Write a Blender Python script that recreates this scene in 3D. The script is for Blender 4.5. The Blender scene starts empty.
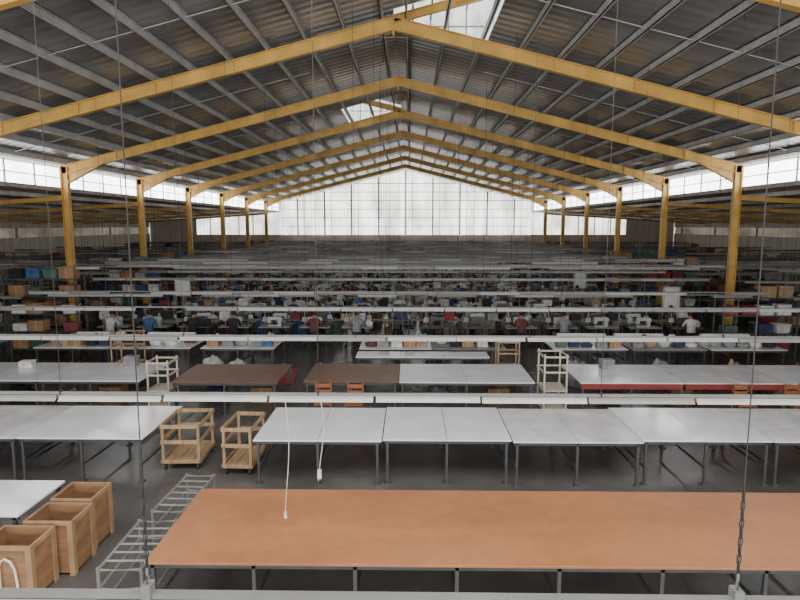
import bpy, bmesh, math, random
from mathutils import Vector, Matrix, noise
random.seed(7)
sc = bpy.context.scene
C = sc.collection
sc.view_settings.view_transform = 'AgX'
sc.view_settings.exposure = .62

# ------------------------------------------------------------------ materials
def lin(c):
    return tuple((x/255/12.92 if x/255 <= .04045 else ((x/255+.055)/1.055)**2.4) for x in c)
def mat(name, rgb, rough=.6, metal=0, var=.15, scale=4, bump=0, bscale=30, stretch=(1,1,1), rgb2=None, spec=.5):
    m = bpy.data.materials.new(name); m.use_nodes = True
    nt = m.node_tree; N = nt.nodes; L = nt.links
    b = N['Principled BSDF']
    b.inputs['Roughness'].default_value = rough; b.inputs['Metallic'].default_value = metal
    b.inputs['Specular IOR Level'].default_value = spec
    tc = N.new('ShaderNodeTexCoord'); mp = N.new('ShaderNodeMapping'); mp.inputs['Scale'].default_value = stretch
    L.new(tc.outputs['Object'], mp.inputs['Vector'])
    n = N.new('ShaderNodeTexNoise'); n.inputs['Scale'].default_value = scale; n.inputs['Detail'].default_value = 6
    L.new(mp.outputs['Vector'], n.inputs['Vector'])
    r = N.new('ShaderNodeValToRGB')
    c = lin(rgb); d = lin(rgb2) if rgb2 else tuple(x*(1-var*2) for x in c)
    u = c if rgb2 else tuple(min(1, x*(1+var)) for x in c)
    r.color_ramp.elements[0].position = .3; r.color_ramp.elements[1].position = .7
    r.color_ramp.elements[0].color = (*d, 1); r.color_ramp.elements[1].color = (*u, 1)
    L.new(n.outputs['Fac'], r.inputs['Fac']); L.new(r.outputs['Color'], b.inputs['Base Color'])
    if bump:
        n2 = N.new('ShaderNodeTexNoise'); n2.inputs['Scale'].default_value = bscale
        L.new(mp.outputs['Vector'], n2.inputs['Vector'])
        bp = N.new('ShaderNodeBump'); bp.inputs['Strength'].default_value = bump; bp.inputs['Distance'].default_value = .02
        L.new(n2.outputs['Fac'], bp.inputs['Height']); L.new(bp.outputs['Normal'], b.inputs['Normal'])
    return m
def roofmat(name, rgb, rough=.3, metal=.35):
    m = mat(name, rgb, rough, metal, .18, .5, stretch=(.3, 2, 1))
    nt = m.node_tree; N = nt.nodes; L = nt.links
    tc = N.new('ShaderNodeTexCoord'); w = N.new('ShaderNodeTexWave'); w.bands_direction = 'Y'; w.inputs['Scale'].default_value = .9
    L.new(tc.outputs['Object'], w.inputs['Vector'])
    bp = N.new('ShaderNodeBump'); bp.inputs['Strength'].default_value = .35; bp.inputs['Distance'].default_value = .03
    L.new(w.outputs['Fac'], bp.inputs['Height']); L.new(bp.outputs['Normal'], N['Principled BSDF'].inputs['Normal'])
    return m
def woodboard(name):
    m = mat(name, (172,119,82), .38, 0, .1, .8, .03, 60, (1,2.2,1), (157,106,71))
    nt = m.node_tree; N = nt.nodes; L = nt.links; b = N['Principled BSDF']
    src = b.inputs['Base Color'].links[0].from_socket
    tc = N.new('ShaderNodeTexCoord'); n = N.new('ShaderNodeTexNoise'); n.inputs['Scale'].default_value = 6; n.inputs['Detail'].default_value = 9; n.inputs['Roughness'].default_value = .68
    L.new(tc.outputs['Object'], n.inputs['Vector'])
    r = N.new('ShaderNodeValToRGB'); r.color_ramp.elements[0].position = .34; r.color_ramp.elements[1].position = .6
    r.color_ramp.elements[0].color = (.89,.88,.87,1); r.color_ramp.elements[1].color = (1.02,1.02,1.02,1)
    L.new(n.outputs['Fac'], r.inputs['Fac'])
    x = N.new('ShaderNodeMix'); x.data_type = 'RGBA'; x.blend_type = 'MULTIPLY'; x.inputs[0].default_value = 1
    L.new(src, x.inputs[6]); L.new(r.outputs['Color'], x.inputs[7]); L.new(x.outputs[2], b.inputs['Base Color'])
    return m
def glow(name, rgb, strength, var=.3, stretch=(1,1,1), scale=1.2):
    m = bpy.data.materials.new(name); m.use_nodes = True
    nt = m.node_tree; N = nt.nodes; L = nt.links
    N.remove(N['Principled BSDF'])
    e = N.new('ShaderNodeEmission'); e.inputs['Strength'].default_value = strength
    tc = N.new('ShaderNodeTexCoord'); mp = N.new('ShaderNodeMapping'); mp.inputs['Scale'].default_value = stretch
    n = N.new('ShaderNodeTexNoise'); n.inputs['Scale'].default_value = scale; n.inputs['Detail'].default_value = 4
    r = N.new('ShaderNodeValToRGB'); c = lin(rgb)
    r.color_ramp.elements[0].position = .35; r.color_ramp.elements[1].position = .6
    r.color_ramp.elements[0].color = (*[x*(1-var) for x in c], 1); r.color_ramp.elements[1].color = (*c, 1)
    L.new(tc.outputs['Object'], mp.inputs['Vector']); L.new(mp.outputs['Vector'], n.inputs['Vector'])
    L.new(n.outputs['Fac'], r.inputs['Fac']); L.new(r.outputs['Color'], e.inputs['Color'])
    L.new(e.outputs[0], N['Material Output'].inputs['Surface'])
    return m
M = dict(
 yellow=mat('yellow_paint', (208,165,82), .5, 0, .15, 1.5),
 purlin=mat('galvanised_steel', (176,176,173), .45, .2, .1, 2),
 roof=roofmat('grey_roof_sheet', (146,145,143)),
 aroof=roofmat('brownish_roof_sheet', (182,152,122), .45, .1),
 floor=mat('grey_concrete', (94,91,89), .27, 0, .22, .7, .08, 12),
 wall=mat('painted_wall', (212,204,190), .8, 0, .08, .6),
 white=mat('white_laminate', (224,226,230), .14, 0, .06, 1.5),
 white2=mat('worn_white_laminate', (213,213,215), .2, 0, .12, 2),
 brown=woodboard('tan_hardboard'),
 darkbrown=mat('brown_hardboard', (114,84,67), .4, 0, .14, 2),
 redtrim=mat('red_trim', (140,56,48), .5, 0, .1, 3),
 leg=mat('grey_leg_steel', (88,88,89), .5, .4, .1, 5),
 darksteel=mat('dark_steel', (64,64,66), .5, .5, .1, 6),
 lamp=mat('white_enamel', (168,168,163), .5, 0, .08, 2),
 lamp2=mat('aged_enamel', (134,133,127), .55, 0, .1, 2),
 railm=mat('lamp_rail_grey', (124,124,121), .5, .1, .1, 2),
 rackm=mat('galvanised_tube', (134,134,131), .45, .3, .1, 3),
 wire=mat('dark_wire', (56,52,50), .7),
 cable=mat('grey_cable', (114,112,108), .7),
 cord=mat('white_cord', (205,200,190), .6),
 pine=mat('pine_wood', (170,142,108), .6, 0, .18, 3, .1, 20, (6,1,1)),
 palewood=mat('pale_whitewashed_wood', (196,186,170), .6, 0, .1, 3, .1, 20, (6,1,1)),
 ply=mat('plywood', (152,114,80), .6, 0, .18, 2.5, .1, 20, (1,1,5)),
 plydark=mat('plywood_batten', (166,134,100), .6, 0, .15, 4),
 strap=mat('white_strap', (225,222,214), .7),
 orange=mat('orange_wood', (156,98,62), .5, 0, .12, 4),
 black=mat('black_plastic', (50,48,50), .5, 0, .15, 5),
 machine=mat('machine_enamel', (190,194,192), .35, 0, .05, 5),
 machine2=mat('dark_machine_enamel', (76,82,80), .35, 0, .1, 5),
 stable=mat('sewing_table_laminate', (146,143,138), .5, 0, .12, 3),
 stable2=mat('brown_sewing_table', (112,96,82), .5, 0, .12, 3),
 board=mat('whiteboard_face', (226,228,230), .35, 0, .03, 2),
 carton=mat('cardboard', (162,126,92), .8, 0, .12, 3),
 tape=mat('carton_tape', (182,154,116), .5),
 sack=mat('woven_sack', (186,182,170), .8, 0, .12, 6, .3, 40),
 sack2=mat('grey_sack', (124,122,120), .8, 0, .15, 6, .3, 40),
 skin=mat('skin', (168,122,94), .55, 0, .06, 6),
 hair=mat('black_hair', (30,26,26), .5, 0, .2, 20),
 gable=glow('frosted_daylight', (250,249,244), 2.5, .48, (.8,1,.3), .9),
 clere=glow('clerestory_daylight', (248,250,252), 6.0, .35, (1,.6,1), .8),
 sky=glow('skylight_sheet_daylight', (240,242,240), 1.4, .4, (3,1,1), 1.5),
 low=glow('low_window_daylight', (250,247,240), 2.1, .45, (1,1,1), .6),
 side=glow('side_window_daylight', (236,222,198), .2, .6, (1,.5,1), .6),
 mull=mat('window_frame_grey', (160,159,155), .6),
)

# ------------------------------------------------------------------ mesh builder
class MB:
    def __init__(s): s.v = []; s.f = []
    def add(s, vs, fs):
        o = len(s.v); s.v += [tuple(v) for v in vs]; s.f += [tuple(i+o for i in f) for f in fs]; return s
    def box(s, x0,x1,y0,y1,z0,z1):
        return s.add([(x0,y0,z0),(x1,y0,z0),(x1,y1,z0),(x0,y1,z0),(x0,y0,z1),(x1,y0,z1),(x1,y1,z1),(x0,y1,z1)],
          [(0,3,2,1),(4,5,6,7),(0,1,5,4),(1,2,6,5),(2,3,7,6),(3,0,4,7)])
    def bar(s, p, q, w, h, up=(0,0,1), du=0):
        p = Vector(p); q = Vector(q); a = (q-p).normalized(); u = Vector(up)
        sd = a.cross(u).normalized(); u = sd.cross(a).normalized()
        vs = []
        for c in (p, q):
            for i, j in ((-1,-1),(1,-1),(1,1),(-1,1)):
                vs.append(c + sd*(i*w/2) + u*(j*h/2+du))
        return s.add(vs, [(0,1,2,3),(7,6,5,4),(0,4,5,1),(1,5,6,2),(2,6,7,3),(3,7,4,0)])
    def ibeam(s, p, q, w, h, up=(0,0,1), t=.025):
        s.bar(p,q,t,h-2*t,up); s.bar(p,q,w,t,up,h/2-t/2); s.bar(p,q,w,t,up,-h/2+t/2); return s
    def path(s, pts, r, n=6, closed=False):
        pts = [Vector(p) for p in pts]; m = len(pts); vs = []; ref = None
        for i, p in enumerate(pts):
            if closed: t = pts[(i+1)%m]-pts[i-1]
            else: t = pts[min(i+1,m-1)]-pts[max(i-1,0)]
            t.normalize()
            if ref is None: ref = Vector((1,0,0)) if abs(t.x) < .8 else Vector((0,1,0))
            a = (ref - t*ref.dot(t)).normalized(); ref = a; b = t.cross(a)
            for k in range(n):
                g = 2*math.pi*k/n; vs.append(p + a*(r*math.cos(g)) + b*(r*math.sin(g)))
        fs = []
        for i in range(m if closed else m-1):
            for k in range(n):
                j = (i+1)%m
                fs.append((i*n+k, i*n+(k+1)%n, j*n+(k+1)%n, j*n+k))
        if not closed:
            fs.append(tuple(range(n))[::-1]); fs.append(tuple((m-1)*n+k for k in range(n)))
        return s.add(vs, fs)
    def tube(s, p, q, r, n=8): return s.path([p,q], r, n)
    def prism(s, poly, y0, y1):          # poly in x,z extruded along y
        n = len(poly); vs = [(x,y0,z) for x,z in poly]+[(x,y1,z) for x,z in poly]
        return s.add(vs, [tuple(range(n)), tuple(range(2*n-1,n-1,-1))]+[(i,i+n,(i+1)%n+n,(i+1)%n) for i in range(n)])
    def prismx(s, poly, x0, x1):         # poly in y,z extruded along x
        n = len(poly); vs = [(x0,y,z) for y,z in poly]+[(x1,y,z) for y,z in poly]
        return s.add(vs, [tuple(range(n-1,-1,-1)), tuple(range(n,2*n))]+[(i,(i+1)%n,(i+1)%n+n,i+n) for i in range(n)])
    def mesh(s, name, m):
        me = bpy.data.meshes.new(name); me.from_pydata(s.v, [], s.f)
        bm = bmesh.new(); bm.from_mesh(me); bmesh.ops.recalc_face_normals(bm, faces=bm.faces); bm.to_mesh(me); bm.free()
        me.materials.append(m); return me
    def build(s, name, m, parent=None, loc=(0,0,0), rz=0, bevel=0):
        return link(name, s.mesh(name, m), parent, loc, rz, bevel)
def link(name, me, parent=None, loc=(0,0,0), rz=0, bevel=0):
    o = bpy.data.objects.new(name, me); C.objects.link(o); o.location = loc; o.rotation_euler = (0,0,rz)
    if parent: o.parent = parent
    if bevel:
        b = o.modifiers.new('bevel', 'BEVEL'); b.width = bevel; b.segments = 2; b.limit_method = 'ANGLE'
    return o
def tag(o, label, cat, group=None, kind=None):
    o['label'] = label; o['category'] = cat
    if group: o['group'] = group
    if kind: o['kind'] = kind
    return o
def thing(name, label, cat, loc=(0,0,0), rz=0, group=None):
    o = bpy.data.objects.new(name, None); C.objects.link(o); o.empty_display_size = .1
    o.location = loc; o.rotation_euler = (0,0,rz)
    return tag(o, label, cat, group)
def struct(o): o['kind'] = 'structure'; return o
def dup(root, loc, rz=0, label=None, group=None):
    r = root.copy(); C.objects.link(r); r.location = loc; r.rotation_euler = (0,0,rz)
    if label: r['label'] = label
    if group: r['group'] = group
    for ch in list(root.children):
        c = ch.copy(); C.objects.link(c); c.parent = r
        for g in list(ch.children):
            d = g.copy(); C.objects.link(d); d.parent = c
    return r
class Proto:                                # first use moves the original, later uses copy it
    def __init__(s, root): s.root = root; s.used = False
    def put(s, loc, rz, label, group):
        if s.used: return dup(s.root, loc, rz, label, group)
        s.used = True; r = s.root; r.location = loc; r.rotation_euler = (0,0,rz); r['label'] = label; r['group'] = group
        return r
ORD = ['first','second','third','fourth','fifth','sixth','seventh','eighth','ninth','tenth','eleventh','twelfth','thirteenth','fourteenth','fifteenth','sixteenth','seventeenth','eighteenth','nineteenth','twentieth','twenty-first','twenty-second','twenty-third','twenty-fourth','twenty-fifth','twenty-sixth','twenty-seventh','twenty-eighth','twenty-ninth','thirtieth','thirty-first','thirty-second','thirty-third','thirty-fourth','thirty-fifth','thirty-sixth','thirty-seventh','thirty-eighth','thirty-ninth','fortieth','forty-first','forty-second','forty-third','forty-fourth','forty-fifth','forty-sixth']

# ------------------------------------------------------------------ dimensions
H = 4.41; X0 = -.42; HS = 11.9; APX = 9.36; SL = .252; YB = 57.6
def raf(x): return APX - SL*abs(x-X0)      # rafter centre line
def roofz(x): return raf(x) + .35
BAYS = [9.6+6*i for i in range(8)]

# ------------------------------------------------------------------ setting
struct(MB().box(-26,26,-6,YB+.3,-.2,0).build('floor', M['floor']))
rb = MB(); th = .05
def slab(xa, xb, ya, yb, za=None, zb=None):
    za = roofz(xa) if za is None else za; zb = roofz(xb) if zb is None else zb
    rb.prism([(xa,za),(xb,zb),(xb,zb+th),(xa,za+th)], ya, yb)
MW = 2.4
A0, A1, A2 = 12.5, 15.6, 17.0          # near ridge vent
B0, B1, B2 = 25.2, 27.6, 29.0          # far ridge vent
slab(X0+MW, X0+HS+.5, -5, YB+.3); slab(X0-HS-.5, X0-MW, -5, YB+.3)
slab(X0, X0+MW, -5, A0); slab(X0, X0+MW, A2, YB+.3)
slab(X0-MW, X0, -5, B0); slab(X0-MW, X0, B2, YB+.3)
mz0 = roofz(X0); mz1 = mz0 + SL*MW
slab(X0, X0+MW, A0, A1, mz0, mz1)
slab(X0-MW, X0, B0, B1, mz1, mz0)
rb.prism([(X0,mz0),(X0+MW,mz1),(X0+MW,roofz(X0+MW))], A0, A0+.04)
rb.prism([(X0,mz0),(X0-MW,mz1),(X0-MW,roofz(X0-MW))], B0, B0+.04)
struct(rb.build('ceiling', M['roof']))
ZA0, ZA1, XO = 5.62, 4.75, 25.0
for s in (-1, 1):
    xa = X0+s*(HS+.25); xb = s*XO
    struct(MB().prism([(xa,ZA0),(xb,ZA1),(xb,ZA1+.05),(xa,ZA0+.05)], -5, YB+.3).build('ceiling', M['aroof']))
for n, s, y1, y2, y0 in ((1,1,A1,A2,A0),(2,-1,B1,B2,B0)):
    xe = X0+s*MW
    wb = MB().prism([(X0,mz0),(xe,mz1),(xe,mz1+.03),(X0,mz0+.03)], y1, y2)
    wb.prism([(X0,mz0),(xe,mz1),(xe,roofz(xe))], y2, y2+.04)
    wb.box(*sorted((xe,xe+s*.03)), y0, y2, roofz(xe), mz1)
    w = struct(wb.build('window_%d'%n, M['sky']))
    g = MB()
    for t in (.2,.4,.6,.8): g.bar((X0+s*MW*t,y1,mz0+SL*MW*t-.03),(X0+s*MW*t,y2,mz0+SL*MW*t-.03),.05,.05); g.box(X0+s*MW*t-.02,X0+s*MW*t+.02,y2-.04,y2-.01,mz0-SL*MW*t,mz0+SL*MW*t)
    for u in (.33,.66): y = y1+(y2-y1)*u; g.bar((X0,y,mz0-.03),(xe,y,mz1-.03),.04,.04)
    g.box(*sorted((X0+s*.6,xe)),y2-.05,y2-.02,mz0-.02,mz0+.02)
    g.build('glazing_bar', M['mull'], w)
# gable window
ge = HS-.1; gz = 3.5
w = MB().prism([(X0-ge,gz),(X0+ge,gz),(X0+ge,roofz(X0+ge)-.2),(X0,roofz(X0)-.2),(X0-ge,roofz(X0-ge)-.2)], YB, YB+.05).build('window_3', M['gable']); struct(w)
for i in range(-4,5):
    x = X0+i*2.57
    MB().box(x-.065,x+.065,YB-.1,YB-.002,gz,roofz(x)-.2).build('mullion', M['mull'], w)
for i in range(-9,9):
    x = X0+(i+.5)*1.285
    if i%2 == 0: MB().box(x-.022,x+.022,YB-.06,YB-.002,gz,roofz(x)-.2).build('glazing_bar', M['mull'], w)
for z in (4.3,5.1,5.9,6.7,7.5,8.3):
    e = min(ge,(roofz(X0)-.2-z)/SL)
    MB().box(X0-e,X0+e,YB-.08,YB-.002,z-.028,z+.028).build('transom', M['mull'], w)
for n, s in ((4,-1),(5,1)):
    xw = X0+s*(HS+.25)
    w = struct(MB().box(xw-.02,xw+.02,-5,YB,5.72,6.42).build('window_%d'%n, M['clere']))
    g = MB()
    for y in [-2.4+1.5*i for i in range(40)]: g.box(xw-s*.08-.015,xw-s*.08+.015,y-.03,y+.03,5.66,6.45)
    g.box(xw-s*.06-.02,xw-s*.06+.02,-5,YB,5.6,5.74)
    g.box(xw-s*.06-.012,xw-s*.06+.012,-5,YB,6.06,6.09)
    g.build('glazing_bar', M['mull'], w)
wb = MB().box(-XO,XO,YB+.05,YB+.25,0,gz)
struct(wb.build('wall_back', M['wall']))
for n, s in ((6,-1),(7,1)):
    xi = X0+s*(ge+.05); xe = s*20.5; za = lambda x: ZA0+(ZA1-ZA0)*max(0,abs(x-X0)-HS-.25)/(XO-HS-.25)
    pts = [(xi,gz),(xe,gz),(xe,za(xe)-.02),(xi,ZA0-.02)]
    w = struct(MB().prism(pts,YB+.06,YB+.1).build('window_%d'%n, M['low']))
    g = MB()
    for i in range(1,7): x = xi+(xe-xi)*i/6; g.box(x-.045,x+.045,YB+.0,YB+.055,gz,za(x)-.05)
    g.build('mullion', M['mull'], w)
    struct(MB().prism([(xe,gz),(s*XO,gz),(s*XO,ZA1),(xe,za(xe))],YB+.05,YB+.25).build('wall_back', M['wall']))
for n, s, side in ((8,-1,'left'),(9,1,'right')):
    xa, xb = sorted((s*XO, s*(XO+.2)))
    struct(MB().box(xa,xb,-5,YB,0,3.6).box(xa,xb,-5,YB,4.2,4.8).build('wall_'+side, M['wall']))
    w = struct(MB().box(s*(XO+.1)-.02,s*(XO+.1)+.02,-5,YB,3.6,4.2).build('window_%d'%n, M['side']))
    g = MB()
    for y in range(-4,58,6): g.box(s*(XO+.03)-.04,s*(XO+.03)+.04,y-.08,y+.08,3.6,4.2)
    g.build('mullion', M['mull'], w)

# ------------------------------------------------------------------ portal frames
for i, y in enumerate(BAYS):
    f = thing('portal_frame', 'yellow steel portal frame spanning the hall, %s from the camera' % ORD[i], 'steel frame', (X0,y,0), 0, 'yellow portal frames')
    ez = APX-SL*HS
    for s in (-1,1):
        MB().ibeam((s*HS,0,.02),(s*HS,0,ez+.1),.18,.25,(1,0,0)).box(s*HS-.22,s*HS+.22,-.16,.16,0,.03).build('column', M['yellow'], f)
        r = MB().ibeam((0,0,APX),(s*(HS+.1),0,APX-SL*(HS+.1)),.16,.31,(0,0,1))
        for t in (2,4,6,8,10):
            r.box(s*t-.012,s*t+.012,-.07,.07,APX-SL*t-.15,APX-SL*t+.15)
        r.build('rafter', M['yellow'], f)
        xi = s*(HS-.13); xj = s*(HS-1.4)
        MB().prism([(xi,APX-SL*(HS-.13)-.15),(xj,APX-SL*(HS-1.4)-.15),(xi,APX-SL*HS-.46)],-.012,.012).bar((xi,0,APX-SL*HS-.46),(xj,0,APX-SL*(HS-1.4)-.15),.16,.025,(0,0,1)).build('haunch', M['yellow'], f)
        xk = s*(HS+.16)
        MB().ibeam((xk,0,ZA0-.26),(s*XO-X0-s*.05,0,ZA1-.22),.1,.16,(0,0,1)).build('aisle_rafter', M['yellow'], f)
    MB().box(-.02,.02,-.09,.09,APX-.29,APX+.18).prism([(-.7,APX-SL*.7-.15),(.7,APX-SL*.7-.15),(0,APX-.32)],-.012,.012).build('apex_plate', M['yellow'], f)
    if i == 1: MB().ibeam((0,0,APX+.1),(MW,0,APX+.1+SL*MW),.14,.2).build('ridge_vent_rafter', M['yellow'], f)
    if i == 3: MB().ibeam((0,0,APX+.1),(-MW,0,APX+.1+SL*MW),.14,.2).build('ridge_vent_rafter', M['yellow'], f)
# purlins
for s, side in ((-1,'left'),(1,'right')):
    for k in range(13):
        dx = .3+k*.96; x = X0+s*dx; z = roofz(x)-.1
        b = MB(); b.box(x-.01,x+.01,-4.5,YB-.2,z-.09,z+.09).box(x-.01,x+.05,-4.5,YB-.2,z+.07,z+.09).box(x-.01,x+.05,-4.5,YB-.2,z-.09,z-.07)
        tag(b.build('roof_purlin', M['purlin']), 'galvanised steel roof purlin, %s from the ridge on the %s slope'%(ORD[k],side), 'purlin', 'nave roof purlins')
    for k in range(7):
        x = X0+s*(HS+1.2+k*1.75); t = (abs(x-X0)-HS-.25)/(XO-HS-.25); z = ZA0+(ZA1-ZA0)*min(1,t)-.08
        if abs(x) > XO-.3: continue
        tag(MB().box(x-.03,x+.03,-4.5,YB-.2,z-.07,z+.07).build('roof_purlin', M['purlin']),
            'purlin under the low %s aisle roof, %s from the columns'%(side,ORD[k]), 'purlin', 'aisle roof purlins')
    for i, y in enumerate([3.6,6.6]+[b+3 for b in BAYS]):
        xa = X0+s*2.63; xb = X0+s*11.7
        b = MB().tube((xa,y,roofz(xa)-.12),(xb,y,roofz(xb)-.12),.012,6)
        tag(b.build('sag_rod', M['purlin']), 'thin steel sag rod across the %s slope purlins, %s from the camera'%(side,ORD[i]), 'rod', 'sag rods in the roof')

# ------------------------------------------------------------------ lamp rails
RY = lambda k: 3.02 if k == 0 else 3.15+3.77*k
RZ = 2.37
fx = MB()
fx.box(-.615,.615,-.025,.025,-.012,.03)
fx.prismx([(-.022,.0),(.022,.0),(.062,-.032),(.056,-.037),(.02,-.008),(-.02,-.008),(-.056,-.037),(-.062,-.032)],-.615,.615)
FIX = [fx.mesh('light_fixture', M['lamp']), fx.mesh('light_fixture', M['lamp2'])]
def lamp_rail(y, x0, x1, label, group, hang, skip=.0, z=RZ, rfun=roofz, drops=0, dull=.0):
    cx = (x0+x1)/2; hw = (x1-x0)/2
    t = thing('lamp_rail', label, 'light rail', (cx,y,z), 0, group)
    MB().box(-hw,hw,-.022,.022,.03,.06).build('rail', M['railm'], t)
    n = int((x1-x0)/1.26); st = -n*1.26/2+.63
    for i in range(n):
        if random.random() < skip: continue
        link('light_fixture', FIX[random.random() < dull], t, (st+i*1.26+random.uniform(-.01,.01),0,random.uniform(-.008,.0)))
    for x in hang:
        zt = rfun(x)-z-.2
        MB().tube((x-cx,0,.06),(x-cx,0,zt),.0035,5).box(x-cx-.01,x-cx+.01,-.025,.025,.025,.083).build('hanger_wire', M['wire'], t)
    for i in range(drops):
        x = random.uniform(-hw+.4,hw-.4); l = random.uniform(.9,1.25)
        MB().path([(x,.03,.04),(x+.01,.035,-l*.5),(x+random.uniform(-.06,.06),.03,-l)],.009,5).build('drop_cable', M['cable'], t)
    return t
def azf(x): return ZA0+(ZA1-ZA0)*(abs(x-X0)-HS)/(XO-HS)+.1
ys = [(RY(k),0) for k in range(14)]
ys += [(3.15+3.77*k+d,1) for k in range(4,14) for d in (.94,1.88,2.82)]
ys = sorted((y+.4 if any(abs(y-b) < .35 for b in BAYS) else y, f) for y,f in ys if y < 56.5)
for k, (y, half) in enumerate(ys):
    z = RZ if k < 4 else RZ+(random.choice((-.22,.16,.3,.42,.6)) if half else random.uniform(-.06,.06))
    t = lamp_rail(y, X0-11.4, X0+11.4, 'long hanging lamp rail across the hall, %s from the camera'%ORD[k], 'hanging lamp rails',
              [-1.42+3.17*i for i in range(-3,4)] if k == 0 else [-10.9+random.uniform(-.2,.2)+3.3*i for i in range(7)], 0 if k < 2 else (.3 if half else .07),
              z, roofz, 0 if k < 4 or half else 14, 0 if k == 0 else (.5 if half else .3))
    if k == 0:
        for cxx in (-1.42, 1.75):
            b = MB(); ox = cxx-t.location.x
            for j in range(11):
                pts = []
                for a in range(10):
                    g = 2*math.pi*a/10; u = .011*math.cos(g); v = .033*math.sin(g)
                    pts.append((ox+u, .0, .13+j*.05+v) if j%2 else (ox, u, .13+j*.05+v))
                b.path(pts,.0035,5,True)
            b.build('chain', M['darksteel'], t)
            MB().box(ox-.024,ox+.024,-.036,.036,-.03,.11).tube((ox,0,.1),(ox,0,.2),.008,8).build('clamp', M['railm'], t)
    if y > 16:
        for s, side in ((-1,'left'),(1,'right')):
            a, b_ = sorted((X0+s*12.15, s*24))
            lamp_rail(y, a, b_, 'short lamp rail in the %s aisle, in line with the %s long rail'%(side,ORD[k]), 'aisle lamp rails', [a+1+3.2*i for i in range(4)], .25, z-.08, azf, 0 if half else 4, .5)
# hanging cords
def cord(x, y, zb, label, kind):
    pts = [(0,0,RZ-zb)]; n = 14
    for i in range(1,n+1):
        u = i/n; pts.append((.03*math.sin(u*4),.02*math.sin(u*5), (RZ-zb)*(1-u)+.06*u))
    t = thing('hanging_cord', label, 'cord', (x,y-.08,zb), 0, 'cords dangling from the second rail')
    MB().path(pts,.005,6).build('cable', M['cord'], t)
    e = pts[-1]
    if kind: MB().box(e[0]-.022,e[0]+.022,e[1]-.02,e[1]+.02,-.05,.06).box(e[0]-.015,e[0]-.007,e[1]-.004,e[1]+.004,-.08,-.05).build('plug', M['cord'], t)
    else: MB().path([(e[0],e[1],.06),(e[0],e[1],.03),(e[0],e[1],0),(e[0],e[1],-.02)],.02,8).build('pull_knob', M['cord'], t)
cord(-1.47, RY(1), .93, 'thin pale pull cord hanging low over the left end of the tan table', 0)
cord(-1.05, RY(1), 1.46, 'shorter white cable with a plug hanging beside the long pull cord', 1)

# ------------------------------------------------------------------ tables
lg = MB().box(-.02,.02,-.02,.02,.02,.755).box(-.05,.05,-.05,.05,0,.02)
LEG = lg.mesh('leg', M['leg'])
def table(label, x0, x1, y0, m, panels, legstep, dep=1.83, group=None, z=.8, name='cutting_table'):
    t = thing(name, label, 'table', ((x0+x1)/2, y0+dep/2, 0), 0, group)
    hw = (x1-x0)/2; pw = (x1-x0)/panels
    for i in range(panels):
        a = -hw+i*pw
        MB().box(a+.004,a+pw-.004,-dep/2,dep/2,z-.028,z).build('tabletop' if panels == 1 else 'top_panel', m, t, bevel=.004)
    for s in (-1,1):
        ya, yb = sorted((s*(dep/2-.04), s*(dep/2-.08)))
        MB().box(-hw+.03,hw-.03,ya,yb,z-.085,z-.03).build('apron', M['leg'], t)
    n = max(1, round((x1-x0-.16)/legstep))
    for i in range(n+1):
        x = -hw+.08+(2*hw-.16)*i/n
        for s in (-1,1): link('leg', LEG, t, (x, s*(dep/2-.06), 0))
        MB().box(x-.015,x+.015,-dep/2+.07,dep/2-.07,.28,.31).build('crossbar', M['leg'], t)
    return t
ROW = lambda r: 6.02+3.77*(r-1)
table('long tan-brown hardboard topped table, nearest to the camera', -2.87, 7.2, ROW(1), M['brown'], 1, 1.1)
table('white topped table behind the three plywood crates', -7.2, -4.9, 7.04, M['white'], 2, 1.15, 1.04)
for i in range(3):
    table('white table on the left of the second row, %s from the wooden trolleys'%ORD[i], -4.55-2.2*(i+1), -4.56-2.2*i, ROW(2), M['white2'] if i == 1 else M['white'], 2, 1.1, group='white tables of the second row')
for i in range(5):
    table('white table in the long second row, %s right of the wooden trolleys'%ORD[i], -2.66+2.2*i, -2.67+2.2*(i+1), ROW(2)+random.uniform(-.06,.06), M['white2'] if i in (2,4) else M['white'], 2, 1.1, group='white tables of the second row')
for i in range(2):
    table('white table at the left end of the third row, %s from the brown table'%ORD[i], -6.3-2.4*(i+1), -6.31-2.4*i, ROW(3), M['white'], 2, 1.2, group='white tables of the third row')
table('brown topped table standing alone in the third row, left of the gap', -5.56, -3.06, ROW(3)-.1, M['darkbrown'], 1, 1.2)
table('brown topped table joined to white tables in the third row', -2.48, -.26, ROW(3), M['darkbrown'], 1, 1.1)
table('white table right beside the joined brown table in the third row', -.25, 2.9, ROW(3), M['white'], 2, 1.5, group='white tables of the third row')
for i in range(3):
    t = table('white table with red front trim in the third row, %s right of the pale rack'%ORD[i], 3.94+2.4*i, 3.93+2.4*(i+1), ROW(3)+random.uniform(-.06,.06), M['white2'] if i == 1 else M['white'], 2, 1.2, group='white tables of the third row')
    MB().box(-1.17,1.17,-.9,-.876,.64,.77).box(-1.17,1.17,-.885,-.86,.3,.34).build('red_trim', M['redtrim'], t)
table('long narrow white table just behind the brown and white tables at the centre', -1.5, 2.2, 16.2, M['white'], 3, 1.2, .75)
r4 = [(-11.2,-8.9,'white2'),(-8.8,-6.5,'white'),(-6.2,-4,'white2'),(-1.5,.65,'white2'),(.66,2.85,'stable'),(4.2,6.4,'white2'),(6.5,8.7,'stable'),(8.8,11,'white2')]
for i,(a,b,m) in enumerate(r4):
    table('pale table in the fourth row, %s from the left'%ORD[i], a, b, ROW(4), M[m], 2, 1.1, group='tables of the fourth row')

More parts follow.
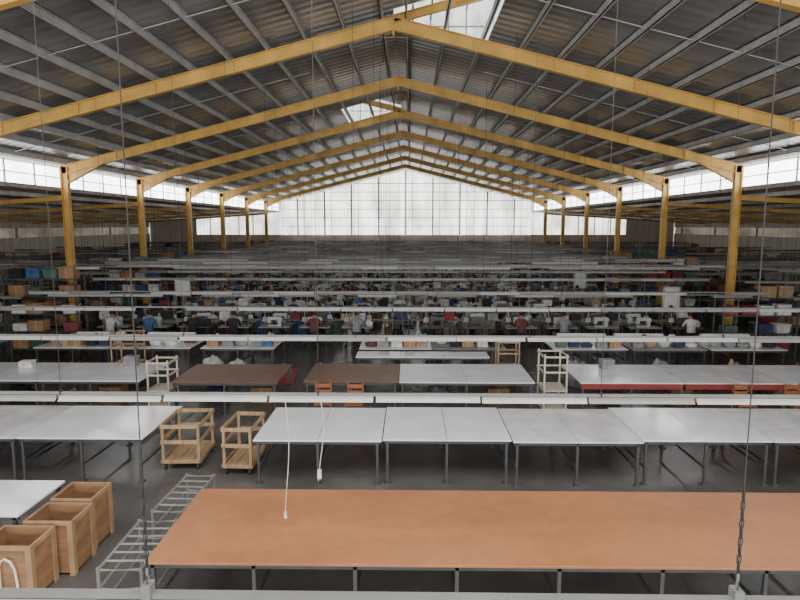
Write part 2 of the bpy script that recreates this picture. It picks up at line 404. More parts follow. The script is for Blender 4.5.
# ------------------------------------------------------------------ crates, racks, trolleys
def crate(label, x0, x1, y0, y1, h, rz, strap=False):
    t = thing('plywood_crate', label, 'crate', ((x0+x1)/2,(y0+y1)/2,0), rz, 'plywood crates')
    w = (x1-x0)/2; d = (y1-y0)/2; k = .014
    MB().box(-w,w,-d,-d+k,.03,h).box(-w,w,d-k,d,.03,h).box(-w,-w+k,-d+k,d-k,.03,h).box(w-k,w,-d+k,d-k,.03,h).box(-w+k,w-k,-d+k,d-k,.03,.05).build('body', M['ply'], t)
    b = MB(); q = .02
    b.box(-w-q,w+q,-d-q,-d,h-.05,h+.005).box(-w-q,w+q,d,d+q,h-.05,h+.005).box(-w-q,-w,-d,d,h-.05,h+.005).box(w,w+q,-d,d,h-.05,h+.005)
    b.build('rim', M['plydark'], t)
    for sx in (-1,1):
        for sy in (-1,1):
            b = MB()
            xa,xb = sorted((sx*w,sx*(w+q))); ya,yb = sorted((sy*(d+q),sy*(d-.05))); b.box(xa,xb,ya,yb,0,h-.05)
            xa,xb = sorted((sx*w,sx*(w-.05))); ya,yb = sorted((sy*d,sy*(d+q))); b.box(xa,xb,ya,yb,0,h-.05)
            b.build('corner_batten', M['plydark'], t)
    if strap:
        pts = [(-w*.2,-d-.035,.12+.5*u) for u in (0,.35,.7)]
        pts += [(-w*.1,-d-.05,.53),(w*.1,-d-.055,.57),(w*.3,-d-.05,.53),(w*.42,-d-.035,.42),(w*.48,-d-.035,.25),(w*.5,-d-.035,.1)]
        MB().path(pts,.014,6).build('strap', M['strap'], t)
crate('open plywood crate with a white strap, nearest of the three', -5.02,-4.42,6.5,6.96,.7,.0,True)
crate('middle one of three open plywood crates', -4.83,-4.25,7.06,7.54,.72,0)
crate('open plywood crate farthest from the camera, in front of the second row', -4.83,-4.3,7.64,8.14,.74,0)

def steel_rack(label, x, y, w, l, h, rz):
    t = thing('steel_rack', label, 'rack', (x,y,0), rz, 'tubular steel racks')
    r = .02
    for zz in (h, h*.62, h*.25):
        b = MB().path([(-w/2,-l/2,zz),(w/2,-l/2,zz),(w/2,l/2,zz),(-w/2,l/2,zz)],r,8,True)
        b.build('rail_ring', M['rackm'], t)
    for i in range(1,6): MB().tube((-w/2,-l/2+l*i/6,h),(w/2,-l/2+l*i/6,h),.015,8).build('rung', M['rackm'], t)
    for sx in (-1,1):
        for sy in (-1,1): MB().tube((sx*w/2,sy*l/2,0),(sx*w/2,sy*l/2,h+.03),r+.003,8).build('leg', M['rackm'], t)
steel_rack('low tubular steel rack beside the left end of the tan table, the nearer of two', -3.24, 6.75, .48, 1.1, .6, .03)
steel_rack('low tubular steel rack beside the tan table, the farther of two', -3.2, 8.1, .42, 1.15, .62, -.03)

def trolley(name, label, x0, x1, y0, y1, h, rz=0, shelves=1, p=.045, bh=.07, wood='pine'):
    t = thing(name, label, 'trolley', ((x0+x1)/2,(y0+y1)/2,0), rz); W = M[wood]
    w = (x1-x0)/2; d = (y1-y0)/2; zb = .13
    for sx in (-1,1):
        for sy in (-1,1):
            MB().box(sx*(w-p/2)-p/2,sx*(w-p/2)+p/2,sy*(d-p/2)-p/2,sy*(d-p/2)+p/2,zb,h).build('post', W, t)
    for zz in [zb, h-.08]+[zb+(h-zb)*i/(shelves+1) for i in range(1,shelves+1)]:
        b = MB()
        for s in (-1,1):
            b.box(-w-.02,w+.02,s*(d+.01)-.01,s*(d+.01)+.01,zz,zz+bh); b.box(s*(w+.01)-.01,s*(w+.01)+.01,-d-.02,d+.02,zz,zz+bh)
        b.build('side_boards', W, t)
    for j in range(shelves):
        zz = zb+.02 if j == 0 else zb+(h-zb)*j/(shelves+1)+.02
        b = MB(); n = 5
        for i in range(n):
            a = -w+.02+(2*w-.04)*i/n; b.box(a+.004,a+(2*w-.04)/n-.004,-d+.01,d-.01,zz,zz+.018)
        b.box(-w+.02,w-.02,-.03,.03,zz-.02,zz+.002)
        b.build('shelf', W, t)
    for sx in (-1,1):
        for sy in (-1,1):
            c = MB().tube((sx*(w-.05)-.016,sy*(d-.05),.045),(sx*(w-.05)+.016,sy*(d-.05),.045),.045,12)
            c.box(sx*(w-.05)-.028,sx*(w-.05)+.028,sy*(d-.05)-.03,sy*(d-.05)+.03,.08,zb).build('caster', M['darksteel'], t)
trolley('wooden_trolley','pine slatted trolley against the end of the left white tables', -4.5,-3.82,10.35,11.3,.86,.05)
trolley('wooden_trolley','narrower pine slatted trolley against the left end of the long white row', -3.3,-2.78,10.15,11.05,.88,-.03)
trolley('wooden_rack','tall pale rack between white tables in the third row', 3.1,3.65,13.6,14.3,1.45,0,2,.035,.04,'palewood')
trolley('wooden_rack','pale frame rack between the left white tables and the lone brown table', -6.2,-5.68,13.7,14.3,1.25,0,2,.035,.04,'palewood')
trolley('wooden_rack','tall pine rack standing behind the white tables on the left', -8.2,-7.5,16.0,16.6,1.5,0,2,.035,.04)
trolley('wooden_rack','pine rack behind the third row, right of the joined brown table', 2.4,3.0,16.1,16.6,1.3,0,2,.035,.04)

def stool(label, loc, m, group, h=.45):
    t = thing('stool', label, 'stool', (*loc,0), random.uniform(-.3,.3), group)
    MB().box(-.17,.17,-.17,.17,h-.03,h).build('seat', m, t, bevel=.01)
    b = MB()
    for sx in (-1,1):
        for sy in (-1,1): b.bar((sx*.14,sy*.14,h-.03),(sx*.17,sy*.17,0),.03,.03,(0,1,0))
    for s in (-1,1): b.bar((-.155,s*.155,.2),(.155,s*.155,.2),.02,.02); b.bar((s*.155,-.155,.2),(s*.155,.155,.2),.02,.02)
    b.build('leg_frame', M['darksteel'], t)
    return t
def chair(label, loc, rz):
    t = thing('work_chair', label, 'chair', (*loc,0), rz, 'orange wooden chairs')
    MB().box(-.19,.19,-.19,.19,.43,.46).build('seat', M['orange'], t, bevel=.01)
    for z in (.6,.74): MB().box(-.19,.19,.165,.185,z,z+.09).build('back_slat', M['orange'], t)
    for sx in (-1,1):
        MB().bar((sx*.17,-.17,.43),(sx*.17,-.17,0),.03,.03,(0,1,0)).build('leg', M['orange'], t)
        MB().bar((sx*.17,.18,.86),(sx*.17,.18,0),.03,.03,(0,1,0)).build('leg', M['orange'], t)
chair('orange-brown chair before the left part of the joined brown table', (-1.95,13.1), .1)
chair('orange-brown chair in front of the joined brown table, right one', (-1.25,13.05), -.1)
chair('orange-brown chair in front of the right white tables', (7.45,13.1), 0)
chair('orange-brown chair at the far right edge of the third row', (8.65,13.15), .15)

# ------------------------------------------------------------------ cloth bundles, rolls, baskets, cartons
cols = {'navy':(58,66,100),'black':(50,48,50),'white':(222,220,216),'grey':(144,144,146),'red':(152,62,58),'blue':(70,106,150),'green':(94,118,102),'pale green':(182,196,180),'maroon':(108,60,64),'tan':(172,146,118),'orange':(172,106,66)}
wts = [11,15,18,17,4,7,3,5,4,8,1]
names = list(cols)
BUND = {}; CM = {}
for c, rgb in cols.items():
    m = CM[c] = mat(c.replace(' ','_')+'_cloth', rgb, .9, 0, .22, 6, .4, 14)
    for v in range(2):
        bm = bmesh.new(); bmesh.ops.create_icosphere(bm, subdivisions=3, radius=1)
        for p in bm.verts:
            n = noise.noise(p.co*2.2+Vector((v*7.3, len(c)*3.1, 0)))*.4 + noise.noise(p.co*5+Vector((v,9,len(c))))*.22
            p.co *= 1+n
            p.co = Vector((p.co.x*.31, p.co.y*.23, max(0, p.co.z*.17+.09)))
        me = bpy.data.meshes.new('cloth_bundle'); bm.to_mesh(me); bm.free(); me.materials.append(m)
        for pl in me.polygons: pl.use_smooth = True
        BUND[(c,v)] = me
def bundle(c, x, y, z, label, group, s=1, sz=1, rz=None):
    o = link('cloth_bundle', BUND[(c,random.randrange(2))], None, (x,y,z), random.uniform(-.4,.4) if rz is None else rz)
    o.scale = (s,s,s*sz); return tag(o, label, 'cloth bundle', group)
FOLD = {}
for c in names:
    b = MB(); rr = random.Random(c)
    for i in range(7):
        dx, dy = rr.uniform(-.012,.012), rr.uniform(-.012,.012)
        b.box(-.19+dx,.19+dx,-.14+dy,.14+dy,i*.045,i*.045+.043)
    FOLD[c] = b.mesh('folded_cloth_stack', CM[c])
def folded(c, x, y, z, label, group, s=1):
    o = tag(link('folded_cloth_stack', FOLD[c], None, (x,y,z), random.uniform(-.15,.15)), label, 'folded cloth', group)
    o.scale = (s,s,s*random.uniform(.6,1)); return o
def sack_mesh(m, seed):                     # tied woven sack: full body, gathered neck, flared top
    prof = [(0,0),(.2,0),(.25,.08),(.26,.3),(.24,.52),(.15,.68),(.06,.74),(.05,.77),(.1,.86),(.09,.87),(0,.8)]
    n = 14; vs = []; fs = []
    for i,(r,z) in enumerate(prof):
        for k in range(n):
            g = 2*math.pi*k/n; d = 1+.18*noise.noise(Vector((math.cos(g)*1.5,math.sin(g)*1.5,z*4+seed)))
            vs.append((r*d*math.cos(g), r*d*math.sin(g)*.8, z))
    for i in range(len(prof)-1):
        for k in range(n): fs.append((i*n+k,i*n+(k+1)%n,(i+1)*n+(k+1)%n,(i+1)*n+k))
    b = MB(); b.add(vs,fs); me = b.mesh('tied_sack', m)
    for p in me.polygons: p.use_smooth = True
    return me
SK = {'white':sack_mesh(M['sack'],1.7),'grey':sack_mesh(M['sack2'],4.2)}
def sack(x, y, label, group, s=1):
    c = random.choice(('white','grey','grey'))
    o = link('tied_sack', SK[c], None, (x,y,0), random.uniform(-.3,.3)); o.scale = (s,s,s)
    return tag(o, label%c, 'sack', c+' '+group)
def basket_mesh():
    b = MB(); n0 = [(-.25,-.18),(.25,-.18),(.25,.18),(-.25,.18)]
    vs = [(x*.88,y*.88,0) for x,y in n0]+[(x,y,.3) for x,y in n0]+[(x*.82,y*.82,.015) for x,y in n0]+[(x*.94,y*.92,.3) for x,y in n0]
    fs = [(0,1,2,3)]+[(i,(i+1)%4,(i+1)%4+4,i+4) for i in range(4)]+[(8,9,10,11)]+[(i+8,(i+1)%4+8,(i+1)%4+12,i+12) for i in range(4)]+[(i+4,(i+1)%4+4,(i+1)%4+12,i+12) for i in range(4)]
    b.add(vs,fs)
    for s in (-1,1): b.box(-.27,.27,s*.19-.012,s*.19+.012,.27,.31); b.box(s*.26-.012,s*.26+.012,-.19,.19,.27,.31)
    return b
BASK = {c: basket_mesh().mesh('plastic_basket', mat(c+'_plastic', rgb, .4)) for c, rgb in (('blue',(66,92,132)),('red',(136,66,60)),('green',(74,108,92)),('white',(200,200,196)))}
def basket(c,x,y,z,label,group,s=1):
    o = link('plastic_basket', BASK[c], None, (x,y,z), random.uniform(-.12,.12)); o.scale=(s,s,s); return tag(o,label,'basket',group)
for c,x,y,l in (('red',-3.5,16.5,'red plastic basket on the floor behind the gap between the brown tables'),('blue',-2.5,16.6,'blue plastic basket on the floor behind the joined brown table'),('red',9.9,16.4,'red plastic basket on the floor at right, behind the third row')):
    basket(c,x,y,0,l,'coloured baskets behind the third row',1.1)
for c,x,y,l in (('grey',-3.5,16.5,'grey cloth heaped in the red basket behind the gap'),('white',-2.5,16.6,'white cloth heaped in the blue basket'),('red',9.9,16.4,'red cloth heaped in the red basket at right')):
    bundle(c,x,y,.03,l,'cloth in the coloured baskets',.6,3,0)
cb = MB().box(-.28,.28,-.22,.22,0,.4); ctp = MB().box(-.03,.03,-.222,.222,.02,.402)
CB, CT = cb.mesh('box', M['carton']), ctp.mesh('tape_strip', M['tape'])
def carton(p, rz, label, group, s=1):
    b = thing('cardboard_carton',label,'carton',p,rz,group); link('box',CB,b); link('tape_strip',CT,b); b.scale = (s,s,s)
# named heaps behind the third row
for c,x,s,sz,l in (('pale green',-5.5,1.2,2.5,'pale green cloth heap behind the lone brown table, left one'),('pale green',-4.8,1.1,2.4,'pale green cloth heap behind the lone brown table, right one'),
      ('red',8.2,1.0,2.2,'red cloth heap behind the right white tables, left one'),('tan',8.9,1.05,2.4,'tan cloth heap behind the right white tables'),('red',10.7,1.0,2.2,'red cloth heap at the far right behind the white tables'),
      ('grey',4.6,1.1,2.4,'grey cloth heap behind the white tables, right of the pale rack'),('grey',6.9,1.1,2.4,'grey cloth heap behind the middle of the right white tables'),('navy',5.6,1,2.4,'navy cloth heap behind the right white tables')):
    bundle(c,x,16.3,0,l,'cloth heaps behind the third row',s,sz,0)
# small piles on the fourth row tables
for i,(a,b,m) in enumerate(r4):
    n = 5
    for j in range(n):
        x = a+.3+(b-a-.6)*j/(n-1)
        for yy in (17.72, 18.15):
            u = random.random(); c = random.choices(names,wts)[0]; x2 = x+random.uniform(-.04,.04); tn = ORD[i]
            if u < .35: folded(c,x2,yy,.8,'%s folded cloth stack on the fourth row table, %s from the left'%(c,tn),'%s stacks on the %s table of the fourth row'%(c,tn),.8)
            elif u < .75: bundle(c,x2,yy,.8,'small %s cloth pile on the fourth row table, %s from the left'%(c,tn),'%s piles on the %s table of the fourth row'%(c,tn),.55,random.uniform(1,2.2),0)
            elif u < .85: carton((x2,yy,.8),0,'small carton on the fourth row table, %s from the left'%tn,'cartons on the %s table of the fourth row'%tn,.6)
for i,x in enumerate((-11,-10.3,-9.6,-8.9)):
    if i%2: carton((x,16.4,0),0,'cardboard carton on the floor left of the tall pine rack','cartons by the left pine rack',.95)
    else: bundle(names[i],x,16.4,0,'%s cloth heap on the floor left of the tall pine rack'%names[i],'heaps by the left pine rack',.95,2.2,0)
for i,x in enumerate((-9.9,-7.5,-4.9,-3.7,.7,2.2,5.0,6.7,9.4)):
    if i%2: carton((x,14.7,0),0,'cardboard carton on the floor under the third row tables, %s under-table item from left'%ORD[i],'cartons under the third row',.95)
    else:
        c = ('black','navy','grey','maroon','tan')[i//2]; bundle(c,x,14.7,0,'%s cloth heap on the floor under the third row tables'%c,'heaps under the third row',.95,1.6)
for i,(x,y,c) in enumerate(((-9.8,14.9,'white'),(-7.2,15.1,'grey'),(5.0,15.0,'grey'))):
    folded(c,x,y,.8,'%s folded cloth stack on a third row table, %s from the left'%(c,ORD[i]),'folded stacks on the third row',.85)
ro = MB().tube((-.75,0,.11),(.75,0,.11),.11,16); rc = MB().tube((-.82,0,.11),(.82,0,.11),.03,10)
RM, RC = ro.mesh('roll', M['board']), rc.mesh('core', M['carton'])
for i,(x,y) in enumerate(((7.2,18.75),(5.4,18.75),(9.9,18.75),(-7.6,18.75),(-9.9,18.8))):
    t = thing('fabric_roll','white fabric roll lying at the back of the fourth row, %s of five'%('second from right','middle one','rightmost','second from left','leftmost')[i],'fabric roll',(x,y,.8),random.uniform(-.06,.06),'white fabric rolls')
    link('roll',RM,t); link('core',RC,t)

# ------------------------------------------------------------------ seated workers
def seated_mesh(lean, reach):
    J = {'pelvis':((0,0,.6),.14),'waist':((0,.02+lean*.1,.76),.125),'chest':((0,.05+lean*.25,.95),.14),'neck':((0,.08+lean*.38,1.11),.05),
         'jaw':((0,.11+lean*.45,1.18),.07),'head':((0,.115+lean*.5,1.26),.095),'crown':((0,.11+lean*.55,1.34),.06)}
    E = [('pelvis','waist'),('waist','chest'),('chest','neck'),('neck','jaw'),('jaw','head'),('head','crown')]
    for s,n in ((-1,'l'),(1,'r')):
        J['sh'+n]=((s*.17,.05+lean*.28,1.03),.06); J['el'+n]=((s*.25,.12+lean*.3,.83),.045); J['wr'+n]=((s*.13,.36+reach,.82),.03); J['ha'+n]=((s*.1,.43+reach,.8),.036); J['fi'+n]=((s*.07,.5+reach,.785),.02)
        J['hi'+n]=((s*.1,.06,.575),.095); J['kn'+n]=((s*.13,.42,.57),.065); J['an'+n]=((s*.13,.42,.1),.045); J['to'+n]=((s*.14,.56,.04),.038)
        E += [('chest','sh'+n),('sh'+n,'el'+n),('el'+n,'wr'+n),('wr'+n,'ha'+n),('ha'+n,'fi'+n),('pelvis','hi'+n),('hi'+n,'kn'+n),('kn'+n,'an'+n),('an'+n,'to'+n)]
    ks = list(J); me = bpy.data.meshes.new('skeleton'); me.from_pydata([J[k][0] for k in ks],[(ks.index(a),ks.index(b)) for a,b in E],[])
    o = bpy.data.objects.new('skeleton', me); C.objects.link(o)
    o.modifiers.new('skin','SKIN'); sb = o.modifiers.new('sub','SUBSURF'); sb.levels = 1; sb.render_levels = 1
    for i,k in enumerate(ks): me.skin_vertices[0].data[i].radius = (J[k][1],J[k][1])
    me.skin_vertices[0].data[0].use_root = True
    dg = bpy.context.evaluated_depsgraph_get(); dg.update()
    r = bpy.data.meshes.new_from_object(o.evaluated_get(dg)); bpy.data.objects.remove(o)
    return r, J['head'][0]
def dress(base, shirt, pants):
    me = base.copy(); me.name = 'person'; me.materials.clear()
    for m in (M['skin'], shirt, pants): me.materials.append(m)
    for p in me.polygons:
        p.use_smooth = True; c = p.center
        fore = c.y > .26 and c.z > .72
        p.material_index = 0 if (c.z > 1.1 or fore) else (2 if c.z < .66 or (c.y > .2 and c.z < .72) else 1)
    return me
def hair_mesh(h, bun):
    bm = bmesh.new(); bmesh.ops.create_icosphere(bm, subdivisions=2, radius=1)
    for v in bm.verts:
        x,y,z = v.co; k = 1.0 if not (y > .35 and z < .35) else .8
        v.co = Vector((x*.098*k, (y*.108-.012)*k, max(z,-.75)*.118+.03))
    me = bpy.data.meshes.new('hair')
    if bun: 
        r = bmesh.ops.create_icosphere(bm, subdivisions=1, radius=.05)
        for v in r['verts']: v.co += Vector((0,-.11,.0))
    for v in bm.verts: v.co += Vector(h)
    bm.to_mesh(me); bm.free(); me.materials.append(M['hair'])
    for p in me.polygons: p.use_smooth = True
    return me
WK = []
pants = mat('dark_trousers', (46,48,60), .9, 0, .15, 6)
for lean, reach in ((.12,0),(.3,.06)):
    base, hd = seated_mesh(lean, reach)
    for bun in (True, False):
        hm = hair_mesh(hd, bun)
        for c in ('navy','white','maroon','blue','grey','black'):
            WK.append((c, dress(base, CM[c], pants), hm, lean > .2))
def worker(x, y, rz, place, grp):
    c, me, hm, ln = random.choice(WK)
    o = link('person', me, None, (x,y,0), rz)
    tag(o, 'seated worker in a %s top %s, %s'%(c,'bent over' if ln else 'upright',place), 'person', '%s, %s top, %s'%(grp,c,'bent' if ln else 'upright'))
    link('hair', hm, o)

# ------------------------------------------------------------------ sewing lines
def sewing(name, topm, headm):
    t = thing(name, 'x', 'sewing table', (0,0,0), 0, 'g')
    MB().box(-.56,.56,-.28,.28,.72,.755).build('tabletop', topm, t)
    b = MB()
    for s in (-1,1): b.box(s*.45-.025,s*.45+.025,-.03,.03,.04,.72).box(s*.45-.03,s*.45+.03,-.25,.25,0,.04)
    b.box(-.45,.45,-.02,.02,.12,.15).box(-.2,.2,-.15,.1,.09,.13).box(-.1,.16,-.1,.1,.5,.72)
    b.build('stand', M['darksteel'], t)
    b = MB().box(-.26,.22,-.09,.09,.755,.8).box(.1,.22,-.07,.07,.8,1.02).box(-.26,.22,-.055,.055,.98,1.09).box(-.27,-.16,-.06,.06,.87,1.06).tube((.22,0,1.0),(.26,0,1.0),.065,12).tube((-.21,0,.88),(-.21,0,.8),.01,6)
    b.build('machine_head', headm, t)
    b = MB().tube((-.42,.18,.755),(-.42,.18,1.35),.01,6).tube((-.5,.18,1.33),(-.3,.18,1.33),.008,6).box(-.52,-.32,.12,.24,.9,.915)
    b.tube((-.47,.18,.915),(-.47,.18,1.05),.035,8).tube((-.37,.18,.915),(-.37,.18,1.05),.035,8)
    b.build('thread_stand', M['machine'], t)
    return t
PA = Proto(sewing('sewing_machine_table', M['stable'], M['machine'])); PB = Proto(sewing('sewing_machine_table', M['stable2'], M['machine2']))
PS = Proto(stool('x', (0,0), M['black'], 'g', .48))
gm = MB().prism([(-.21,0),(.21,0),(.22,.5),(.34,.3),(.4,.36),(.24,.72),(.08,.78),(-.08,.78),(-.24,.72),(-.4,.36),(-.34,.3),(-.22,.5)],-.03,.03)
GAR = {c: gm.mesh('garment', mat(c+'_garment', cols[c], .9, 0, .15, 5)) for c in ('navy','black','white','grey')}
gs = thing('garment_stand','x','garment stand',(0,0,0),0,'g')
MB().tube((-.7,0,1.62),(.7,0,1.62),.015,8).build('hanging_bar', M['purlin'], gs)
for s in (-1,1): MB().tube((s*.7,0,.03),(s*.7,0,1.62),.015,8).bar((s*.7,-.28,.02),(s*.7,.28,.02),.04,.04).build('upright', M['purlin'], gs)
PG = Proto(gs); ng = 0
def garment_stand(x, y, n=9):
    global ng
    o = ORD[ng]
    PG.put((x,y,0),0,'garment stand with hanging clothes on the far work floor, %s from the left'%o,'garment stands')
    for j in range(n):
        c = random.choice(list(GAR))
        g = link('garment', GAR[c], None, (x-.56+j*1.12/(n-1),y,.84), math.pi/2+random.uniform(-.08,.08))
        tag(g,'%s garment hanging on the far garment stand, %s from the left'%(c,o),'garment','%s garments on the %s stand'%(c,o))
    ng += 1
WB = ((10.4,23.9,'tall whiteboard on legs in front of the right columns, nearest of three'),(8.9,31.44,'whiteboard standing among the sewing lines on the right, middle one'),(-10.6,27.67,'whiteboard on legs by the left columns'))
for r in range(5, 14):
    y0 = ROW(r)
    if y0 > 53: break
    rn = ORD[r-1]
    if y0+3 < 55:
        for line, off in ((2.5,0),(3.12,.36)):
            for i in range(29):
                x = X0-10.7+off+i*.74
                y = y0+line; x += random.uniform(-.03,.03); u = random.random()
                if any(abs(x-a) < .85 and abs(y-b) < .7 for a,b,_ in WB): continue
                c = random.choices(names,wts)[0]
                if u < .14:
                    for q in range(random.choice((1,2,2))): carton((x,y,.362*q),0,'cardboard carton in the low stacks behind the %s row'%rn,'cartons behind the %s row'%rn,.9)
                elif u < .36:
                    bundle(c,x,y,0,'%s cloth heap on the floor behind the %s row'%(c,rn),'%s floor heaps behind the %s row'%(c,rn),random.uniform(.8,1),random.uniform(2.5,4.5),0)
                elif u < .48:
                    bc = random.choice(list(BASK)); basket(bc,x,y,0,'%s plastic basket on the floor behind the %s row'%(bc,rn),'%s baskets behind the %s row'%(bc,rn),1.05)
                    if random.random() < .5: folded(c,x,y,.04,'%s folded cloth in a %s basket behind the %s row'%(c,bc,rn),'%s cloth in %s baskets behind the %s row'%(c,bc,rn),1)
                elif u < .8: sack(x,y,'%%s tied sack on the floor behind the %s row'%rn,'sacks behind the %s row'%rn,random.uniform(.9,1.2))
    # centre shelf between the two facing lines
    sh = thing('bundle_shelf','long narrow shelf between the two sewing lines of the %s row'%rn,'shelf',(X0,y0+.9,0),0,'shelves between sewing lines')
    MB().box(-10.9,10.9,-.14,.14,.9,.93).build('board', M['stable2'], sh)
    for i in range(8): MB().box(-10.8+i*3.08-.02,-10.8+i*3.08+.02,-.12,.12,0,.9).build('leg', M['darksteel'], sh)
    for i in range(11):
        c = random.choices(names,wts)[0]
        folded(c,X0-10.4+i*2.05+random.uniform(-.6,.6),y0+.9,.93,'%s folded cloth on the narrow shelf of the %s row'%(c,rn),'%s cloth on the shelf of the %s row'%(c,rn))
    for ln, (dy, rz) in enumerate(((.45,0),(1.35,math.pi))):
        sd = ('near','far')[ln]
        for i in range(15):
            if random.random() < .02: continue
            x = X0-10.4+i*1.48+random.uniform(-.05,.05)
            p, hd = ((PA,'pale'),(PB,'dark'))[random.random() < .45]
            p.put((x,y0+dy,0),rz,'sewing table with a %s machine head, %s side of the %s row'%(hd,sd,rn),'%s sewing machines, %s side of the %s row'%(hd,sd,rn))
            if random.random() < .92:
                sx = x+random.uniform(-.06,.06); sy = y0+dy+(-.5 if ln == 0 else .5)
                PS.put((sx,sy,0),0,'black work stool on the %s side of the %s row'%(sd,rn),'stools, %s side of the %s row'%(sd,rn))
                if random.random() < .75:
                    worker(sx,sy,rz,'on the %s side of the %s row'%(sd,rn),'workers, %s side of the %s row'%(sd,rn))
            if random.random() < .28:
                c = random.choices(names,wts)[0]
                bundle(c,x+.41,y0+dy,.755,'%s cloth bundle on a sewing table, %s side of the %s row'%(c,sd,rn),'%s bundles, %s side of the %s row'%(c,sd,rn),.44,2.2,0)
for x,y in ((-6.5,54.6),(-3.5,54.6),(.5,54.6),(4.2,54.6),(7.8,54.6)): garment_stand(x, y, 8)

# whiteboards
for i,(x,y,l) in enumerate(WB):
    t = thing('whiteboard',l,'whiteboard',(x,y,0),.1*i)
    MB().box(-.32,.32,-.012,.012,1.15,1.95).build('panel', M['board'], t)
    MB().box(-.35,.35,-.02,.02,1.95,1.98).box(-.35,.35,-.02,.02,1.12,1.15).box(-.35,-.32,-.02,.02,1.12,1.98).box(.32,.35,-.02,.02,1.12,1.98).build('frame', M['purlin'], t)
    for s in (-1,1): MB().box(s*.3-.018,s*.3+.018,-.018,.018,.03,1.12).box(s*.3-.02,s*.3+.02,-.25,.25,0,.03).build('leg', M['purlin'], t)

# aisles: packing tables with goods, storage racks
pk = thing('packing_table','x','table',(0,0,0),0,'g')
MB().box(-1.15,1.15,-.6,.6,.77,.8).build('tabletop', M['stable'], pk)
for sx in (-1,1):
    for sy in (-1,1): MB().box(sx*1.08-.025,sx*1.08+.025,sy*.53-.025,sy*.53+.025,0,.77).build('leg', M['leg'], pk)
PK = Proto(pk)
def rack(label, x, y, grp, fill=.7, h=3.0, cf=.4, ff=.35):
    t = thing('storage_rack',label,'shelving',(x,y,0),0,'storage racks')
    sh = [.2+.6*i for i in range(int((h-.2)/.6)+1)]
    for sx in (-1,1):
        for sy in (-1,1): MB().box(sx*1.22-.025,sx*1.22+.025,sy*.3-.025,sy*.3+.025,0,sh[-1]+.15).build('upright', M['leg'], t)
    for z in sh: MB().box(-1.2,1.2,-.3,.3,z,z+.03).build('shelf', M['leg'], t)
    for z in sh:
        z += .03
        for j in range(4):
            if random.random() > fill: continue
            u = random.random(); x2 = x-.87+j*.58; c = random.choices(names,wts)[0]
            if u < cf: carton((x2,y,z),0,'brown cardboard carton on the %s'%grp,'cartons on the %s'%grp,.9)
            elif u < cf+ff: folded(c,x2,y,z,'%s folded cloth on the %s'%(c,grp),'%s cloth on the %s'%(c,grp),1.2)
            else:
                bc = random.choice(list(BASK)); basket(bc,x2,y,z,'%s plastic basket on the %s'%(bc,grp),'%s baskets on the %s'%(bc,grp),.95)
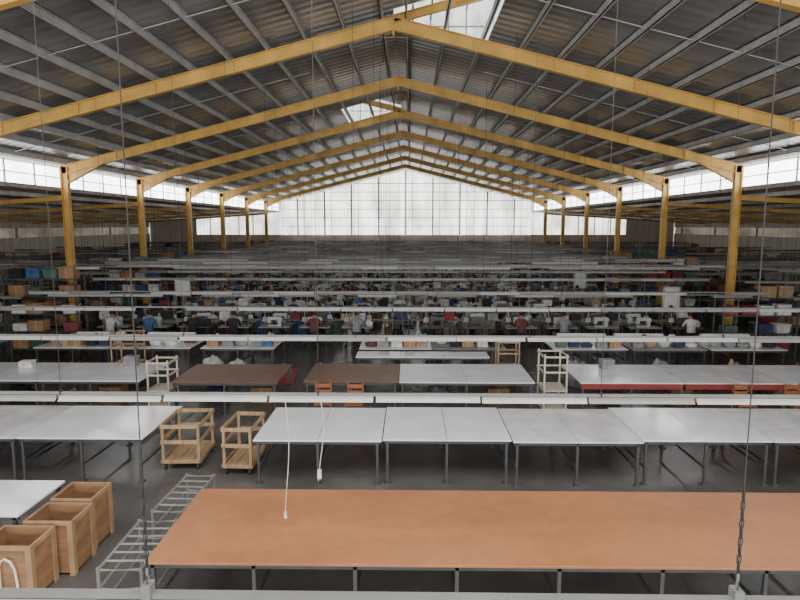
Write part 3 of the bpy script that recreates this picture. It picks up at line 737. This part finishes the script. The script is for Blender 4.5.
for s, side in ((-1,'left'),(1,'right')):
    nr = 0
    for r in range(4, 14):
        y0 = ROW(r); rn = ORD[r-1]
        if y0 > 53: break
        for j in range(4):
            x = s*(13.9+j*2.5)
            PK.put((x,y0+.9,0),0,'packing table in the %s aisle, in line with the %s row'%(side,rn),'packing tables of the %s aisle, %s row'%(side,rn))
            for q in (-.8,-.25,.3,.85):
                if random.random() < .62:
                    c = random.choices(names,wts)[0]; u = random.random()
                    if u < .2: folded(c,x+q,y0+.9+random.uniform(-.3,.3),.8,'%s folded cloth stack on a packing table, %s aisle, %s row'%(c,side,rn),'%s stacks, %s aisle, %s row'%(c,side,rn))
                    elif u < .42: bundle(c,x+q,y0+.9,.8,'%s cloth pile on a packing table, %s aisle, %s row'%(c,side,rn),'%s piles, %s aisle, %s row'%(c,side,rn),.7,random.uniform(1.5,2.6),0)
                    elif u < .72:
                        bc = random.choice(list(BASK)); basket(bc,x+q*.95,y0+.9,.8,'%s plastic basket on a packing table, %s aisle, %s row'%(bc,side,rn),'%s baskets, %s aisle, %s row'%(bc,side,rn),.9)
                    else: carton((x+q*.95,y0+.9,.8),0,'cardboard carton on a packing table, %s aisle, %s row'%(side,rn),'cartons on tables, %s aisle, %s row'%(side,rn),.85)
            if r > 4 and y0 < 50:
                for q in (-.8,-.1,.6):
                    if x*s < 13.95 and q*s < .3: continue
                    if random.random() < .45: sack(x+q+random.uniform(-.05,.05),y0+2.1,'%%s tied sack on the floor of the %s aisle, %s row'%(side,rn),'sacks, %s aisle, %s row'%(side,rn),random.uniform(1,1.4))
        if r in (5,7,8,9,11) and y0 < 50:
            for x in ((18.6,21.6) if r != 8 else (16.2,)):
                rack('tall steel rack of goods in the %s aisle, %s counted from the camera'%(side,ORD[nr]), s*x, y0+3.15, '%s tall rack of the %s aisle'%(ORD[nr],side), .42, 3.1, .4, .2); nr += 1
for s, side in ((-1,'left'),(1,'right')):
    for i,(y,h) in enumerate(((20.1,2.8 if s < 0 else 2.2),(26.85,2.6),(31.6,2.6))):
        rack('steel rack of goods in front of the %s columns, %s from the camera'%(side,ORD[i]), X0+s*12.0, y, '%s rack by the %s columns'%(ORD[i],side), .8, h, .2, .45)
for i in range(12):
    rack('grey steel rack against the far wall under the big window, %s from the left'%ORD[i], -14.8+i*2.6, 56.9, '%s far wall rack from the left'%ORD[i], .2, 2.6, .3, .0)

# ------------------------------------------------------------------ light and camera
w = bpy.data.worlds.new('daylight'); sc.world = w; w.use_nodes = True
w.node_tree.nodes['Background'].inputs[0].default_value = (.97,.98,1,1); w.node_tree.nodes['Background'].inputs[1].default_value = .9
def area(name, loc, rot, sx, sy, power, col=(1,.98,.95)):
    l = bpy.data.lights.new(name,'AREA'); l.shape='RECTANGLE'; l.size=sx; l.size_y=sy; l.energy=power; l.color=col
    o = bpy.data.objects.new(name,l); C.objects.link(o); o.location=loc; o.rotation_euler=rot
area('overhead_fill', (0,4.8,7.7), (math.radians(22),0,0), 16, 5, 900)  # added fill lamp below the roof, out of view, to brighten the near tables
area('rear_fill', (0,-4.5,2.4), (math.radians(112),0,0), 24, 4, 1100)  # added fill lamp behind the camera, aimed up at the roof; no door there
cam = bpy.data.cameras.new('camera'); co = bpy.data.objects.new('camera', cam); C.objects.link(co)
cam.sensor_width = 36; cam.lens = 27; cam.clip_end = 300; cam.clip_start = .05
co.location = (0,0,H); co.rotation_euler = (math.radians(90-7.125), 0, math.radians(.955))
sc.camera = co
